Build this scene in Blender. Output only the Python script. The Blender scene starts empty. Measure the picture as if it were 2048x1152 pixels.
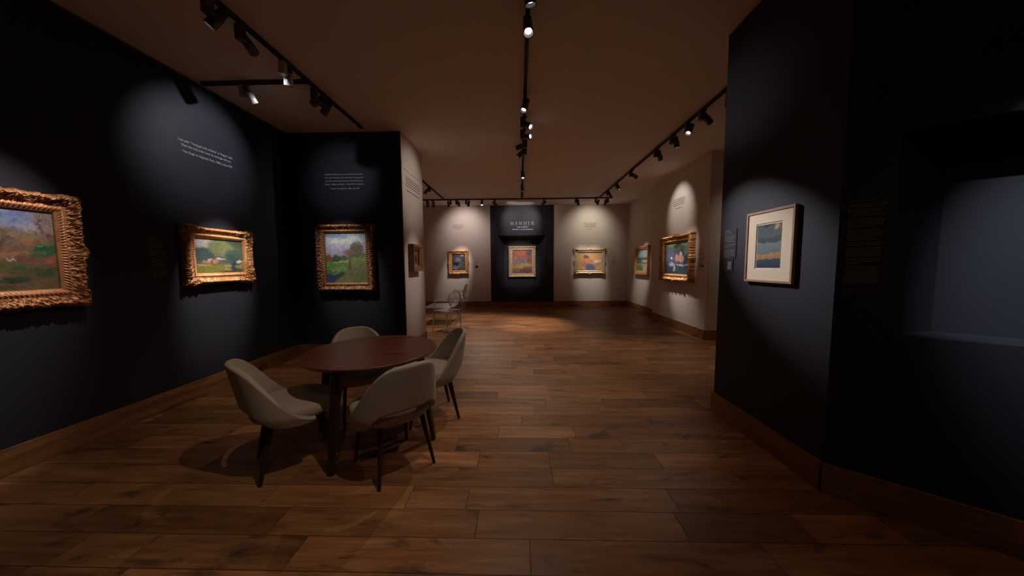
import bpy, bmesh, math, random
import numpy as np
from mathutils import Vector, Matrix

R = math.radians
PI = math.pi
COL = bpy.context.scene.collection
CH = 3.64            # ceiling height

# ------------------------------------------------------------------ helpers
def tag(o, label=None, cat=None, group=None, kind=None):
    if label: o['label'] = label
    if cat: o['category'] = cat
    if group: o['group'] = group
    if kind: o['kind'] = kind
    return o

def empty(name, loc=(0, 0, 0), rz=0.0, label=None, cat=None, group=None):
    o = bpy.data.objects.new(name, None)
    o.empty_display_size = .1
    COL.objects.link(o)
    o.location = loc
    o.rotation_euler = (0, 0, rz)
    return tag(o, label, cat, group)

def mesh_obj(name, verts, faces, mat=None, parent=None, smooth=False):
    me = bpy.data.meshes.new(name)
    me.from_pydata([tuple(v) for v in verts], [], [tuple(f) for f in faces])
    me.update()
    if smooth:
        me.polygons.foreach_set('use_smooth', [True] * len(me.polygons))
    o = bpy.data.objects.new(name, me)
    COL.objects.link(o)
    if mat: me.materials.append(mat)
    if parent: o.parent = parent
    return o

def bm_obj(name, bm, mat=None, parent=None, smooth=False):
    me = bpy.data.meshes.new(name)
    bmesh.ops.recalc_face_normals(bm, faces=bm.faces)
    bm.to_mesh(me); bm.free()
    if smooth:
        me.polygons.foreach_set('use_smooth', [True] * len(me.polygons))
    o = bpy.data.objects.new(name, me)
    COL.objects.link(o)
    if mat: me.materials.append(mat)
    if parent: o.parent = parent
    return o

def add_box(bm, c, s, rot=None, bevel=0.0, seg=2):
    r = bmesh.ops.create_cube(bm, size=1.0)
    vs = r['verts']
    for v in vs:
        v.co = Vector((v.co.x * s[0], v.co.y * s[1], v.co.z * s[2]))
    if bevel > 0:
        es = list({e for v in vs for e in v.link_edges})
        rb = bmesh.ops.bevel(bm, geom=es, offset=bevel, segments=seg, profile=.5, affect='EDGES')
        vs = list({v for f in rb['faces'] for v in f.verts} | {v for v in vs if v.is_valid})
    for v in vs:
        p = v.co.copy()
        if rot: p = rot @ p
        v.co = p + Vector(c)
    return vs

def box_obj(name, c, s, mat, parent=None, bevel=0.0, rot=None):
    bm = bmesh.new()
    add_box(bm, c, s, rot, bevel)
    return bm_obj(name, bm, mat, parent)

def lathe(bm, prof, n=32, mat4=None):
    """prof: list of (r, z); spun about local Z."""
    rings = []
    for r, z in prof:
        ring = []
        if r < 1e-6:
            v = bm.verts.new((0, 0, z)); ring = [v]
        else:
            for i in range(n):
                a = 2 * PI * i / n
                ring.append(bm.verts.new((r * math.cos(a), r * math.sin(a), z)))
        rings.append(ring)
    for a, b in zip(rings, rings[1:]):
        for i in range(n):
            j = (i + 1) % n
            if len(a) == 1 and len(b) == 1: continue
            if len(a) == 1: bm.faces.new((a[0], b[i], b[j]))
            elif len(b) == 1: bm.faces.new((a[i], a[j], b[0]))
            else: bm.faces.new((a[i], a[j], b[j], b[i]))
    if mat4:
        for ring in rings:
            for v in ring: v.co = mat4 @ v.co

def tapered_bar(bm, p0, p1, s0, s1, udir, n=12, power=4.0):
    """bar from p0 to p1 with superelliptic section (sx, sy); udir = direction of sx."""
    p0, p1 = Vector(p0), Vector(p1)
    d = (p1 - p0).normalized()
    u = Vector(udir); u = (u - d * u.dot(d)).normalized()
    w = d.cross(u)
    rings = []
    for t in (0, .15, .5, .85, 1.0):
        p = p0.lerp(p1, t)
        a = (s0[0] * (1 - t) + s1[0] * t) / 2; b = (s0[1] * (1 - t) + s1[1] * t) / 2
        ring = []
        for i in range(n):
            th = 2 * PI * (i + .5) / n
            c, s = math.cos(th), math.sin(th)
            k = (abs(c) ** power + abs(s) ** power) ** (-1 / power)
            ring.append(bm.verts.new(p + u * (a * c * k) + w * (b * s * k)))
        rings.append(ring)
    for a, b in zip(rings, rings[1:]):
        for i in range(n):
            j = (i + 1) % n
            bm.faces.new((a[i], a[j], b[j], b[i]))
    bm.faces.new(rings[0]); bm.faces.new(rings[-1])

# ------------------------------------------------------------------ materials
def new_mat(name):
    m = bpy.data.materials.new(name)
    m.use_nodes = True
    nt = m.node_tree
    b = nt.nodes['Principled BSDF']
    return m, nt, b

def simple(name, col, rough=.6, metal=0.0, spec=.5, noise=0.0, nscale=20, bump=0.0):
    m, nt, b = new_mat(name)
    b.inputs['Base Color'].default_value = (*col, 1)
    b.inputs['Roughness'].default_value = rough
    b.inputs['Metallic'].default_value = metal
    b.inputs['Specular IOR Level'].default_value = spec
    if noise or bump:
        tc = nt.nodes.new('ShaderNodeTexCoord')
        nz = nt.nodes.new('ShaderNodeTexNoise'); nz.inputs['Scale'].default_value = nscale
        nz.inputs['Detail'].default_value = 5
        nt.links.new(tc.outputs['Object'], nz.inputs['Vector'])
        if noise:
            mx = nt.nodes.new('ShaderNodeMix'); mx.data_type = 'RGBA'
            mx.inputs[6].default_value = (*[c * (1 - noise) for c in col], 1)
            mx.inputs[7].default_value = (*[min(1, c * (1 + noise)) for c in col], 1)
            nt.links.new(nz.outputs['Fac'], mx.inputs[0])
            nt.links.new(mx.outputs[2], b.inputs['Base Color'])
        if bump:
            bp = nt.nodes.new('ShaderNodeBump'); bp.inputs['Strength'].default_value = bump
            bp.inputs['Distance'].default_value = .005
            nt.links.new(nz.outputs['Fac'], bp.inputs['Height'])
            nt.links.new(bp.outputs['Normal'], b.inputs['Normal'])
    return m

def emis(name, col, strength):
    m, nt, b = new_mat(name)
    b.inputs['Base Color'].default_value = (.02, .02, .02, 1)
    b.inputs['Emission Color'].default_value = (*col, 1)
    b.inputs['Emission Strength'].default_value = strength
    return m

class N:
    """small node-graph helper"""
    def __init__(s, nt): s.nt = nt
    def node(s, t, **k):
        n = s.nt.nodes.new(t)
        for a, v in k.items(): setattr(n, a, v)
        return n
    def put(s, sock, v):
        if isinstance(v, (int, float)): sock.default_value = v
        elif isinstance(v, tuple): sock.default_value = v
        else: s.nt.links.new(v, sock)
    def math(s, op, a, b=0.0, c=0.0, clamp=False):
        n = s.node('ShaderNodeMath', operation=op); n.use_clamp = clamp
        s.put(n.inputs[0], a); s.put(n.inputs[1], b); s.put(n.inputs[2], c)
        return n.outputs[0]
    def comb(s, x, y, z=0.0):
        n = s.node('ShaderNodeCombineXYZ')
        s.put(n.inputs[0], x); s.put(n.inputs[1], y); s.put(n.inputs[2], z)
        return n.outputs[0]
    def noise(s, vec, scale=1.0, detail=4.0, rough=.55, dist=0.0):
        n = s.node('ShaderNodeTexNoise')
        s.put(n.inputs['Vector'], vec); n.inputs['Scale'].default_value = scale
        n.inputs['Detail'].default_value = detail; n.inputs['Roughness'].default_value = rough
        n.inputs['Distortion'].default_value = dist
        return n.outputs['Fac']
    def white(s, vec):
        n = s.node('ShaderNodeTexWhiteNoise', noise_dimensions='3D')
        s.put(n.inputs['Vector'], vec)
        return n.outputs['Value']
    def ramp(s, fac, stops, interp='LINEAR'):
        n = s.node('ShaderNodeValToRGB'); n.color_ramp.interpolation = interp
        el = n.color_ramp.elements
        while len(el) < len(stops): el.new(.5)
        for e, (p, c) in zip(el, stops):
            e.position = p; e.color = (*c, 1) if len(c) == 3 else c
        s.put(n.inputs[0], fac)
        return n.outputs[0]
    def mix(s, f, a, b, mode='MIX'):
        n = s.node('ShaderNodeMix', data_type='RGBA', blend_type=mode)
        s.put(n.inputs[0], f)
        s.put(n.inputs[6], a if not (isinstance(a, tuple) and len(a) == 3) else (*a, 1))
        s.put(n.inputs[7], b if not (isinstance(b, tuple) and len(b) == 3) else (*b, 1))
        return n.outputs[2]
    def mapr(s, v, a, b, c=0.0, d=1.0):
        n = s.node('ShaderNodeMapRange'); s.put(n.inputs[0], v)
        for i, q in enumerate((a, b, c, d)): n.inputs[i + 1].default_value = q
        return n.outputs[0]

def oak(name, planks=True, tint=(1, 1, 1), rough=.42):
    m, nt, b = new_mat(name)
    g = N(nt)
    if planks: src = g.node('ShaderNodeNewGeometry').outputs['Position']
    else: src = g.node('ShaderNodeTexCoord').outputs['Object']
    sp = g.node('ShaderNodeSeparateXYZ'); nt.links.new(src, sp.inputs[0])
    X, Y, Z = sp.outputs
    if planks:
        W = .1975
        yr = g.math('DIVIDE', g.math('ADD', Y, .005), W)
        row = g.math('FLOOR', yr); fy = g.math('FRACT', yr)
        rnd = g.white(g.comb(row, 3.7, 1.3))
        Lr = g.math('ADD', g.math('MULTIPLY', g.white(g.comb(row, 9.1, 4.4)), .9), 1.15)
        xs = g.math('DIVIDE', g.math('ADD', X, g.math('MULTIPLY', rnd, 7.3)), Lr)
        xs = g.math('ADD', xs, 40.0)
        colm = g.math('FLOOR', xs); fx = g.math('FRACT', xs)
        # a second, random split inside each long board
        cut = g.math('ADD', g.math('MULTIPLY', g.white(g.comb(row, colm, 2.2)), .5), .25)
        do = g.math('GREATER_THAN', g.white(g.comb(row, colm, 7.9)), .62)
        side = g.math('MULTIPLY', g.math('GREATER_THAN', fx, cut), do)
        pid = g.white(g.comb(row, colm, side)); pid2 = g.white(g.comb(row, colm, g.math('ADD', side, 5.5)))
        ex = g.math('MULTIPLY', g.math('MINIMUM', fx, g.math('SUBTRACT', 1.0, fx)), Lr)
        ec = g.math('MULTIPLY', g.math('ABSOLUTE', g.math('SUBTRACT', fx, cut)), Lr)
        ec = g.math('ADD', ec, g.math('MULTIPLY', g.math('SUBTRACT', 1.0, do), 1.0))
        ex = g.math('MINIMUM', ex, ec)
        ey = g.math('MULTIPLY', g.math('MINIMUM', fy, g.math('SUBTRACT', 1.0, fy)), W)
        e = g.math('MINIMUM', ex, ey)
        seam = g.mapr(e, .0008, .0028, 0.0, 1.0)
        u = g.math('ADD', X, g.math('MULTIPLY', pid, 37.0)); v = g.math('ADD', Y, g.math('MULTIPLY', pid2, 23.0))
        w = g.math('MULTIPLY', pid, 11.0)
    else:
        u, v, w = X, Z, Y
        pid = g.white(g.comb(g.math('FLOOR', g.math('MULTIPLY', X, .42)), 1.0, 2.0)); pid2 = pid
        fr = g.math('FRACT', g.math('MULTIPLY', X, .42))
        seam = g.mapr(g.math('MINIMUM', fr, g.math('SUBTRACT', 1.0, fr)), .0003, .001, 0.0, 1.0)
    warp = g.noise(g.comb(g.math('MULTIPLY', u, 1.1), g.math('MULTIPLY', v, 5.0), w), 1.0, 3)
    vv = g.math('ADD', v, g.math('MULTIPLY', warp, .10))
    fine = g.noise(g.comb(g.math('MULTIPLY', u, 3.0), g.math('MULTIPLY', vv, 95.0), w), 1.0, 6, .65)
    broad = g.noise(g.comb(g.math('MULTIPLY', u, 1.6), g.math('MULTIPLY', vv, 16.0), w), 1.0, 4, .6)
    patch = g.noise(g.comb(g.math('MULTIPLY', u, 2.6), g.math('MULTIPLY', v, 7.5), w), 1.0, 5, .6, .6)
    knot = g.noise(g.comb(g.math('MULTIPLY', u, 3.2), g.math('MULTIPLY', v, 13.0), w), 1.0, 5.0, .6, .9)
    T = lambda c: tuple(a * t for a, t in zip(c, tint))
    c = g.ramp(broad, [(.25, T((.175, .070, .026))), (.5, T((.28, .126, .052))), (.78, T((.42, .210, .094)))])
    c = g.mix(.5, c, g.ramp(fine, [(.3, (.55, .52, .5)), (.62, (1.15, 1.15, 1.15))]), 'MULTIPLY')
    c = g.mix(g.mapr(patch, .56, .72), c, T((.065, .030, .016)))
    c = g.mix(g.mapr(knot, .655, .76), c, (.028, .016, .011))
    tone = g.ramp(pid, [(0, (.70, .66, .62)), (.35, (.95, .92, .86)), (.7, (1.12, 1.10, 1.06)), (1, (1.38, 1.32, 1.28))])
    c = g.mix(1.0, c, tone, 'MULTIPLY')
    c = g.mix(seam, (.018, .010, .006), c)
    nt.links.new(c, b.inputs['Base Color'])
    nt.links.new(g.math('ADD', g.math('MULTIPLY', fine, .18), rough - .08), b.inputs['Roughness'])
    b.inputs['Specular IOR Level'].default_value = .35
    h = g.math('ADD', g.math('MULTIPLY', seam, 1.0), g.math('MULTIPLY', fine, .12))
    bp = g.node('ShaderNodeBump'); bp.inputs['Strength'].default_value = .35; bp.inputs['Distance'].default_value = .003
    nt.links.new(h, bp.inputs['Height']); nt.links.new(bp.outputs['Normal'], b.inputs['Normal'])
    return m

def walnut(name, col0, col1, rough=.35, axis='X'):
    m, nt, b = new_mat(name); g = N(nt)
    sp = g.node('ShaderNodeSeparateXYZ'); nt.links.new(g.node('ShaderNodeTexCoord').outputs['Object'], sp.inputs[0])
    X, Y, Z = sp.outputs
    if axis == 'Z': X, Z = Z, X
    v = g.comb(g.math('MULTIPLY', X, 2.0), g.math('MULTIPLY', Y, 26.0), g.math('MULTIPLY', Z, 26.0))
    f = g.noise(v, 1.0, 5, .6, .4)
    f2 = g.noise(g.comb(g.math('MULTIPLY', X, 5.0), g.math('MULTIPLY', Y, 160.0), g.math('MULTIPLY', Z, 160.0)), 1.0, 3)
    c = g.ramp(f, [(.3, col0), (.7, col1)])
    c = g.mix(.4, c, g.ramp(f2, [(.35, (.6, .6, .6)), (.6, (1.1, 1.1, 1.1))]), 'MULTIPLY')
    nt.links.new(c, b.inputs['Base Color'])
    b.inputs['Roughness'].default_value = rough
    return m

def gilt(name, c0, c1, dark):
    m, nt, b = new_mat(name); g = N(nt)
    tc = g.node('ShaderNodeTexCoord').outputs['Object']
    f = g.noise(tc, 16, 5, .6)
    c = g.ramp(f, [(.3, c0), (.7, c1)])
    wear = g.noise(tc, 55, 4, .6)
    c = g.mix(g.mapr(wear, .56, .68, 0.0, .75), c, dark)
    nt.links.new(c, b.inputs['Base Color'])
    b.inputs['Metallic'].default_value = .25
    b.inputs['Roughness'].default_value = .42
    return m

def canvas_mat():
    m, nt, b = new_mat('oil_paint'); g = N(nt)
    a = g.node('ShaderNodeVertexColor'); a.layer_name = 'paint'
    nt.links.new(a.outputs['Color'], b.inputs['Base Color'])
    b.inputs['Roughness'].default_value = .5
    b.inputs['Specular IOR Level'].default_value = .3
    nz = g.noise(g.node('ShaderNodeTexCoord').outputs['Object'], 140, 3)
    bp = g.node('ShaderNodeBump'); bp.inputs['Strength'].default_value = .25; bp.inputs['Distance'].default_value = .002
    nt.links.new(nz, bp.inputs['Height']); nt.links.new(bp.outputs['Normal'], b.inputs['Normal'])
    return m

def fabric_mat():
    m, nt, b = new_mat('cream_fabric'); g = N(nt)
    tc = g.node('ShaderNodeTexCoord').outputs['Object']
    n1 = g.noise(tc, 420, 2); n2 = g.noise(tc, 9, 3)
    c = g.ramp(n1, [(.35, (.345, .27, .205)), (.65, (.49, .395, .305))])
    c = g.mix(.25, c, g.ramp(n2, [(.3, (.8, .8, .8)), (.7, (1.1, 1.1, 1.1))]), 'MULTIPLY')
    nt.links.new(c, b.inputs['Base Color'])
    b.inputs['Roughness'].default_value = .95
    b.inputs['Specular IOR Level'].default_value = .1
    b.inputs['Sheen Weight'].default_value = .15
    bp = g.node('ShaderNodeBump'); bp.inputs['Strength'].default_value = .3; bp.inputs['Distance'].default_value = .002
    nt.links.new(n1, bp.inputs['Height']); nt.links.new(bp.outputs['Normal'], b.inputs['Normal'])
    return m

def acrylic_mat():
    m, nt, b = new_mat('clear_acrylic')
    b.inputs['Base Color'].default_value = (.93, .93, .93, 1)
    b.inputs['Roughness'].default_value = .08
    b.inputs['IOR'].default_value = 1.4
    b.inputs['Transmission Weight'].default_value = .88
    return m

M = dict(
    navy=simple('navy_wall_paint', (.0215, .0212, .0320), .62, spec=.35, noise=.06, nscale=3, bump=.04),
    beige=simple('beige_wall_paint', (.66, .57, .50), .75, spec=.25, noise=.03, nscale=2, bump=.03),
    ceiling=simple('ceiling_plaster', (.82, .76, .73), .9, spec=.1, noise=.04, nscale=1.2),
    trim=simple('ceiling_bead', (.30, .25, .20), .6),
    floor=oak('oak_floorboards'),
    base=oak('oak_baseboard', planks=False, tint=(.84, .84, .82), rough=.45),
    table=walnut('walnut_table', (.085, .022, .010), (.160, .046, .023), .33),
    leg=walnut('walnut_leg', (.022, .009, .006), (.045, .018, .011), .4, 'Z'),
    fabric=fabric_mat(),
    gold=gilt('gilded_wood', (.50, .225, .080), (.70, .36, .145), (.10, .04, .015)),
    red_gold=gilt('reddish_gilded_wood', (.42, .17, .07), (.62, .28, .125), (.10, .035, .018)),
    pale_gold=gilt('pale_gilded_wood', (.50, .36, .22), (.70, .52, .34), (.12, .07, .04)),
    brown_gold=gilt('dark_gilded_wood', (.20, .085, .035), (.33, .15, .06), (.05, .02, .01)),
    bare_side=simple('dark_frame_side', (.045, .022, .012), .6),
    canvas=canvas_mat(),
    mat_board=simple('cream_mat_board', (.72, .60, .45), .9, spec=.1),
    blond=walnut('blond_wood_frame', (.30, .16, .095), (.42, .24, .15), .45),
    vinyl_white=simple('white_vinyl_letters', (.52, .52, .54), .6),
    vinyl_dim=simple('grey_vinyl_letters', (.17, .155, .16), .7),
    vinyl_dark=simple('dark_vinyl_letters', (.10, .075, .065), .7),
    label_navy=simple('navy_label_board', (.018, .019, .026), .5),
    track=simple('black_track_metal', (.050, .040, .035), .45, metal=.3),
    lamp=simple('lamp_housing_metal', (.095, .080, .074), .4, metal=.3),
    lamp_pale_lit=simple('pale_and_painted_lit_housing', (.50, .47, .46), .35, metal=.3),  # tan branch lamp; on the left-track lamp, beam light put into the colour
    fins=simple('lamp_cooling_fins', (.065, .055, .052), .45, metal=.4),
    lens=emis('lit_lens', (1.0, .93, .95), 7.0),
    lens_dim=simple('dark_lens', (.06, .06, .07), .15),
    black=simple('black_plastic', (.015, .012, .011), .4),
    acrylic=acrylic_mat(),
    picture_chip=simple('small_label_picture', (.20, .18, .17), .6, noise=.5, nscale=60),
)

# ------------------------------------------------------------------ room shell
def slab(name, poly, z0, z1, mat, kind='structure'):
    """vertical prism over a plan polygon"""
    n = len(poly)
    v = [(x, y, z0) for x, y in poly] + [(x, y, z1) for x, y in poly]
    f = [tuple(reversed(range(n))), tuple(range(n, 2 * n))]
    f += [(i, (i + 1) % n, n + (i + 1) % n, n + i) for i in range(n)]
    return tag(mesh_obj(name, v, f, mat), kind=kind)

def wall(name, p0, p1, mat, t=.15, z0=0.0, z1=CH):
    """wall whose room face runs p0->p1, the body lying to the LEFT of that direction"""
    p0, p1 = Vector(p0), Vector(p1)
    d = (p1 - p0).normalized(); n = Vector((-d.y, d.x)) * t
    return slab(name, [p0, p1, p1 + n, p0 + n], z0, z1, mat)

slab('floor', [(-5, -3.3), (6, -3.3), (6, 12.2), (-5, 12.2)], -.12, 0, M['floor'])
slab('ceiling', [(-5, -3.3), (6, -3.3), (6, 12.2), (-5, 12.2)], CH, CH + .12, M['ceiling'])

XL, XB, Y1, Y2 = -3.735, -1.884, 4.986, 6.032
XR, Y3 = 1.978, 3.09
CB = Vector((1.985, 1.975))                    # corner between the two near right walls
DB = Vector((.7721, -.6355)); NB = Vector((.6355, .7721))   # along / into the angled wall
XN, Y4, YJ, XF, YF = 3.64, 6.05, 8.45, 3.885, 11.11

wall('wall_left', (XL, -3.0), (XL, Y1), M['navy'])
# navy recess wall with its beige return: one block of wall, two paints
slab('wall_left_recess', [(XL - .15, Y1), (XB - .012, Y1), (XB - .012, Y1 + .5), (XL - .15, Y1 + .5)], 0, CH, M['navy'])
slab('wall_left_return', [(XB - .012, Y1), (XB, Y1), (XB, Y2), (-4.4, Y2), (-4.4, Y1 + .5), (XB - .012, Y1 + .5)], 0, CH, M['beige'])
wall('wall_far_left_side', (-4.3, Y2), (-4.3, YF), M['beige'], .1)
PX0, PX1 = -1.046, 1.230
wall('wall_far_left', (-4.4, YF), (PX0, YF), M['beige'], .6)
wall('wall_far_right', (PX1, YF), (XF + .1, YF), M['beige'], .6)

def niche_wall(name, org, d, nin, s0, s1, z0, z1, o, b, depth, mat):
    """wall panel with a splayed recess. o/b = (s0,s1,z0,z1) of the opening and of the recess back"""
    def P(s, z, dd=0.0): return (org[0] + d[0] * s + nin[0] * dd, org[1] + d[1] * s + nin[1] * dd, z)
    v = [P(s0, z0), P(s1, z0), P(s1, z1), P(s0, z1),
         P(o[0], o[2]), P(o[1], o[2]), P(o[1], o[3]), P(o[0], o[3]),
         P(b[0], b[2], depth), P(b[1], b[2], depth), P(b[1], b[3], depth), P(b[0], b[3], depth),
         P(s0, z0, depth + .1), P(s1, z0, depth + .1), P(s1, z1, depth + .1), P(s0, z1, depth + .1)]
    f = [(0, 1, 5, 4), (1, 2, 6, 5), (2, 3, 7, 6), (3, 0, 4, 7),
         (4, 5, 9, 8), (5, 6, 10, 9), (6, 7, 11, 10), (7, 4, 8, 11), (8, 9, 10, 11),
         (12, 15, 14, 13), (0, 12, 13, 1), (1, 13, 14, 2), (2, 14, 15, 3), (3, 15, 12, 0)]
    return tag(mesh_obj(name, v, f, mat), kind='structure')

niche_wall('wall_far_middle', (0, YF - .004), (1, 0), (0, 1), PX0, PX1, .175, CH,
           (-.80, .96, .71, 2.57), (-.572, .735, .80, 2.468), .35, M['navy'])
wall('wall_far_foot', (PX0, YF), (PX1, YF), M['navy'], .6, 0, .175)
wall('wall_far_right_side', (XF, YF), (XF, YJ), M['beige'], .25)
slab('wall_right_block', [(XN, Y4), (5.3, Y4), (5.3, YJ), (XN, YJ)], 0, CH, M['beige'])
wall('wall_alcove', (5.2, Y4), (5.2, Y3), M['beige'], .15)
# near right wall: straight stretch, then the angled stretch with the big niche
SB1 = 3.6
eB = CB + DB * SB1
slab('wall_right', [(XR, Y3), (CB.x, CB.y), (CB.x + .2, CB.y + .35), (5.3, 2.5), (5.3, Y3)], 0, CH, M['navy'])
niche_wall('wall_right_angled', CB, DB, NB, 0, SB1, 0, CH,
           (.22, 2.7, 1.08, 2.236), (.45, 2.55, 1.08, 2.22), .29, M['navy'])
wall('wall_right_near', (eB.x, eB.y), (eB.x, -3.0), M['navy'])
wall('wall_rear', (eB.x, -3.0), (XL, -3.0), M['navy'])

# baseboards -------------------------------------------------------
def baseboard(name, p0, p1, h=.198, t=.018):
    """board standing on the room side (RIGHT of p0->p1)"""
    p0, p1 = Vector(p0), Vector(p1)
    L = (p1 - p0).length; a = math.atan2((p1 - p0).y, (p1 - p0).x)
    bm = bmesh.new()
    add_box(bm, (L / 2, -t / 2, h / 2), (L, t, h), bevel=.003)
    o = bm_obj(name, bm, M['base'])
    o.location = (p0.x, p0.y, 0); o.rotation_euler = (0, 0, a)
    return tag(o, kind='structure')
T = .018
baseboard('baseboard_left', (XL, -2.98), (XL, Y1))
baseboard('baseboard_left_recess', (XL + T, Y1), (XB + T, Y1))
baseboard('baseboard_left_return', (XB, Y1), (XB, Y2))
baseboard('baseboard_far_left', (-4.28, YF), (PX0, YF))
baseboard('baseboard_far_middle', (PX0, YF), (PX1, YF), h=.175, t=.010)
baseboard('baseboard_far_right', (PX1, YF), (XF - T, YF))
baseboard('baseboard_far_right_side', (XF, YF), (XF, YJ))
baseboard('baseboard_right_block', (XN, YJ), (XN, Y4))
baseboard('baseboard_right_block_front', (XN - T, Y4), (5.18, Y4))
baseboard('baseboard_right', (XR, Y3 + T), (CB.x, CB.y))
baseboard('baseboard_right_angled', (CB.x - .006, CB.y - .004), (eB.x, eB.y))
def bead(name, p0, p1, mat='trim', h=.012, t=.010):
    o = baseboard(name, p0, p1, h, t); o.location.z = CH - h - .001
    o.data.materials.clear(); o.data.materials.append(M[mat]); return o
bead('trim_1', (XL, -2.98), (XL, Y1))
bead('trim_2', (XR, Y3), (CB.x, CB.y))

# ------------------------------------------------------------------ paintings
def lin(c):
    return np.array([((x / 255) / 12.92 if x / 255 <= .04045 else ((x / 255 + .055) / 1.055) ** 2.4) for x in c])

def paint_grid(W, H, px, base, blobs, strokes=1400, size=(.03, .010), jitter=.16, seed=1, angle=None, sat=.72, dabs=()):
    """pigment map: vertical stops + soft ellipses, then brush strokes sampled from it"""
    nx, ny = max(12, int(W / px)), max(12, int(H / px))
    rs = np.random.RandomState(seed)
    u, v = np.meshgrid((np.arange(nx) + .5) / nx, (np.arange(ny) + .5) / ny)
    def fld(k, s):
        g = rs.rand(k, k)
        xi = u * (k - 1.001); yi = v * (k - 1.001)
        x0 = xi.astype(int); y0 = yi.astype(int); fx = xi - x0; fy = yi - y0
        return s * ((g[y0, x0] * (1 - fx) + g[y0, x0 + 1] * fx) * (1 - fy) + (g[y0 + 1, x0] * (1 - fx) + g[y0 + 1, x0 + 1] * fx) * fy - .5)
    wu = u + fld(6, .08) + fld(14, .05) + fld(34, .03); wv = v + fld(6, .08) + fld(14, .05) + fld(34, .03)
    ps = [p for p, _ in base]; cs = np.array([lin(c) for _, c in base])
    img = np.stack([np.interp(wv, ps, cs[:, i]) for i in range(3)], -1)
    for cx, cy, rx, ry, col, soft in blobs:
        d = np.sqrt(((wu - cx) / rx) ** 2 + ((wv - cy) / ry) ** 2)
        m = np.clip((1 - d) / soft + .5, 0, 1)[..., None]
        img = img * (1 - m) + lin(col) * m
    gray = img.mean(-1, keepdims=True); img = gray + (img - gray) * sat
    img = img * (1 + fld(30, .35)[..., None] + fld(60, .25)[..., None])
    src = img.copy()
    asp = W / H
    for _ in range(strokes):
        cx, cy = rs.rand(), rs.rand()
        ix, iy = min(nx - 1, int(cx * nx)), min(ny - 1, int(cy * ny))
        col = src[iy, ix] * (1 + rs.randn() * jitter) + rs.randn(3) * jitter * .25 * src[iy, ix].mean()
        a = (angle(cx, cy) if angle else 0.3) + rs.randn() * .5
        L = size[0] * (.5 + rs.rand()); B = size[1] * (.6 + .8 * rs.rand())
        k = int(L * max(nx, ny * asp)) + 2
        x0, x1 = max(0, ix - k), min(nx, ix + k + 1); y0, y1 = max(0, iy - k), min(ny, iy + k + 1)
        du = (u[y0:y1, x0:x1] - cx) * asp; dv = v[y0:y1, x0:x1] - cy
        p = du * math.cos(a) + dv * math.sin(a); q = -du * math.sin(a) + dv * math.cos(a)
        m = ((p / L) ** 2 + (q / B) ** 2 < 1)[..., None] * .8
        img[y0:y1, x0:x1] = img[y0:y1, x0:x1] * (1 - m) + np.clip(col, 0, 1) * m
    for cx, cy, rx, ry, cols, num, sz in dabs:
        for _ in range(num):
            r_, t_ = rs.rand() ** .6, rs.rand() * 2 * PI
            x_, y_ = cx + rx * r_ * math.cos(t_), cy + ry * r_ * math.sin(t_)
            if not (0 < x_ < 1 and 0 < y_ < 1): continue
            ix, iy = int(x_ * nx), int(y_ * ny); k = int(sz * max(nx, ny * asp)) + 2
            x0, x1 = max(0, ix - k), min(nx, ix + k + 1); y0, y1 = max(0, iy - k), min(ny, iy + k + 1)
            du = (u[y0:y1, x0:x1] - x_) * asp; dv = v[y0:y1, x0:x1] - y_; a = rs.rand() * 3
            p = du * math.cos(a) + dv * math.sin(a); q = -du * math.sin(a) + dv * math.cos(a)
            s_ = sz * (.5 + rs.rand() * .8)
            m = ((p / s_) ** 2 + (q / (s_ * .6)) ** 2 < 1)[..., None] * .85
            c_ = lin(cols[rs.randint(len(cols))]) * (1 + rs.randn() * .12)
            img[y0:y1, x0:x1] = img[y0:y1, x0:x1] * (1 - m) + np.clip(c_, 0, 1) * m
    return img

def picture_plane(name, W, H, img, y, mat, parent):
    ny, nx = img.shape[:2]
    xs = np.linspace(-W / 2, W / 2, nx + 1); zs = np.linspace(-H / 2, H / 2, ny + 1)
    vs = [(x, y, z) for z in zs for x in xs]
    fs = [(j * (nx + 1) + i, j * (nx + 1) + i + 1, (j + 1) * (nx + 1) + i + 1, (j + 1) * (nx + 1) + i) for j in range(ny) for i in range(nx)]
    # rim and back so the sheet is a real board
    b = len(vs); t = .006
    vs += [(-W / 2, y + t, -H / 2), (W / 2, y + t, -H / 2), (W / 2, y + t, H / 2), (-W / 2, y + t, H / 2)]
    fs.append((b + 3, b + 2, b + 1, b))
    o = mesh_obj(name, vs, fs, mat, parent)
    me = o.data
    ca = me.color_attributes.new('paint', 'FLOAT_COLOR', 'CORNER')
    cols = np.ones((len(me.loops), 4), dtype=np.float32) * .1
    flat = img[::-1].reshape(-1, 3)
    cols[:len(flat) * 4, :3] = np.repeat(flat, 4, axis=0)
    cols[:, 3] = 1
    ca.data.foreach_set('color', cols.ravel())
    return o

_rn = np.random.RandomState(77)
_LAT = _rn.rand(64, 64)
def vnoise(x, y):
    xi = np.floor(x).astype(int); yi = np.floor(y).astype(int); fx = x - xi; fy = y - yi
    fx = fx * fx * (3 - 2 * fx); fy = fy * fy * (3 - 2 * fy)
    a = _LAT[yi % 64, xi % 64]; b = _LAT[yi % 64, (xi + 1) % 64]; c = _LAT[(yi + 1) % 64, xi % 64]; d = _LAT[(yi + 1) % 64, (xi + 1) % 64]
    return (a * (1 - fx) + b * fx) * (1 - fy) + (c * (1 - fx) + d * fx) * fy

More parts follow.
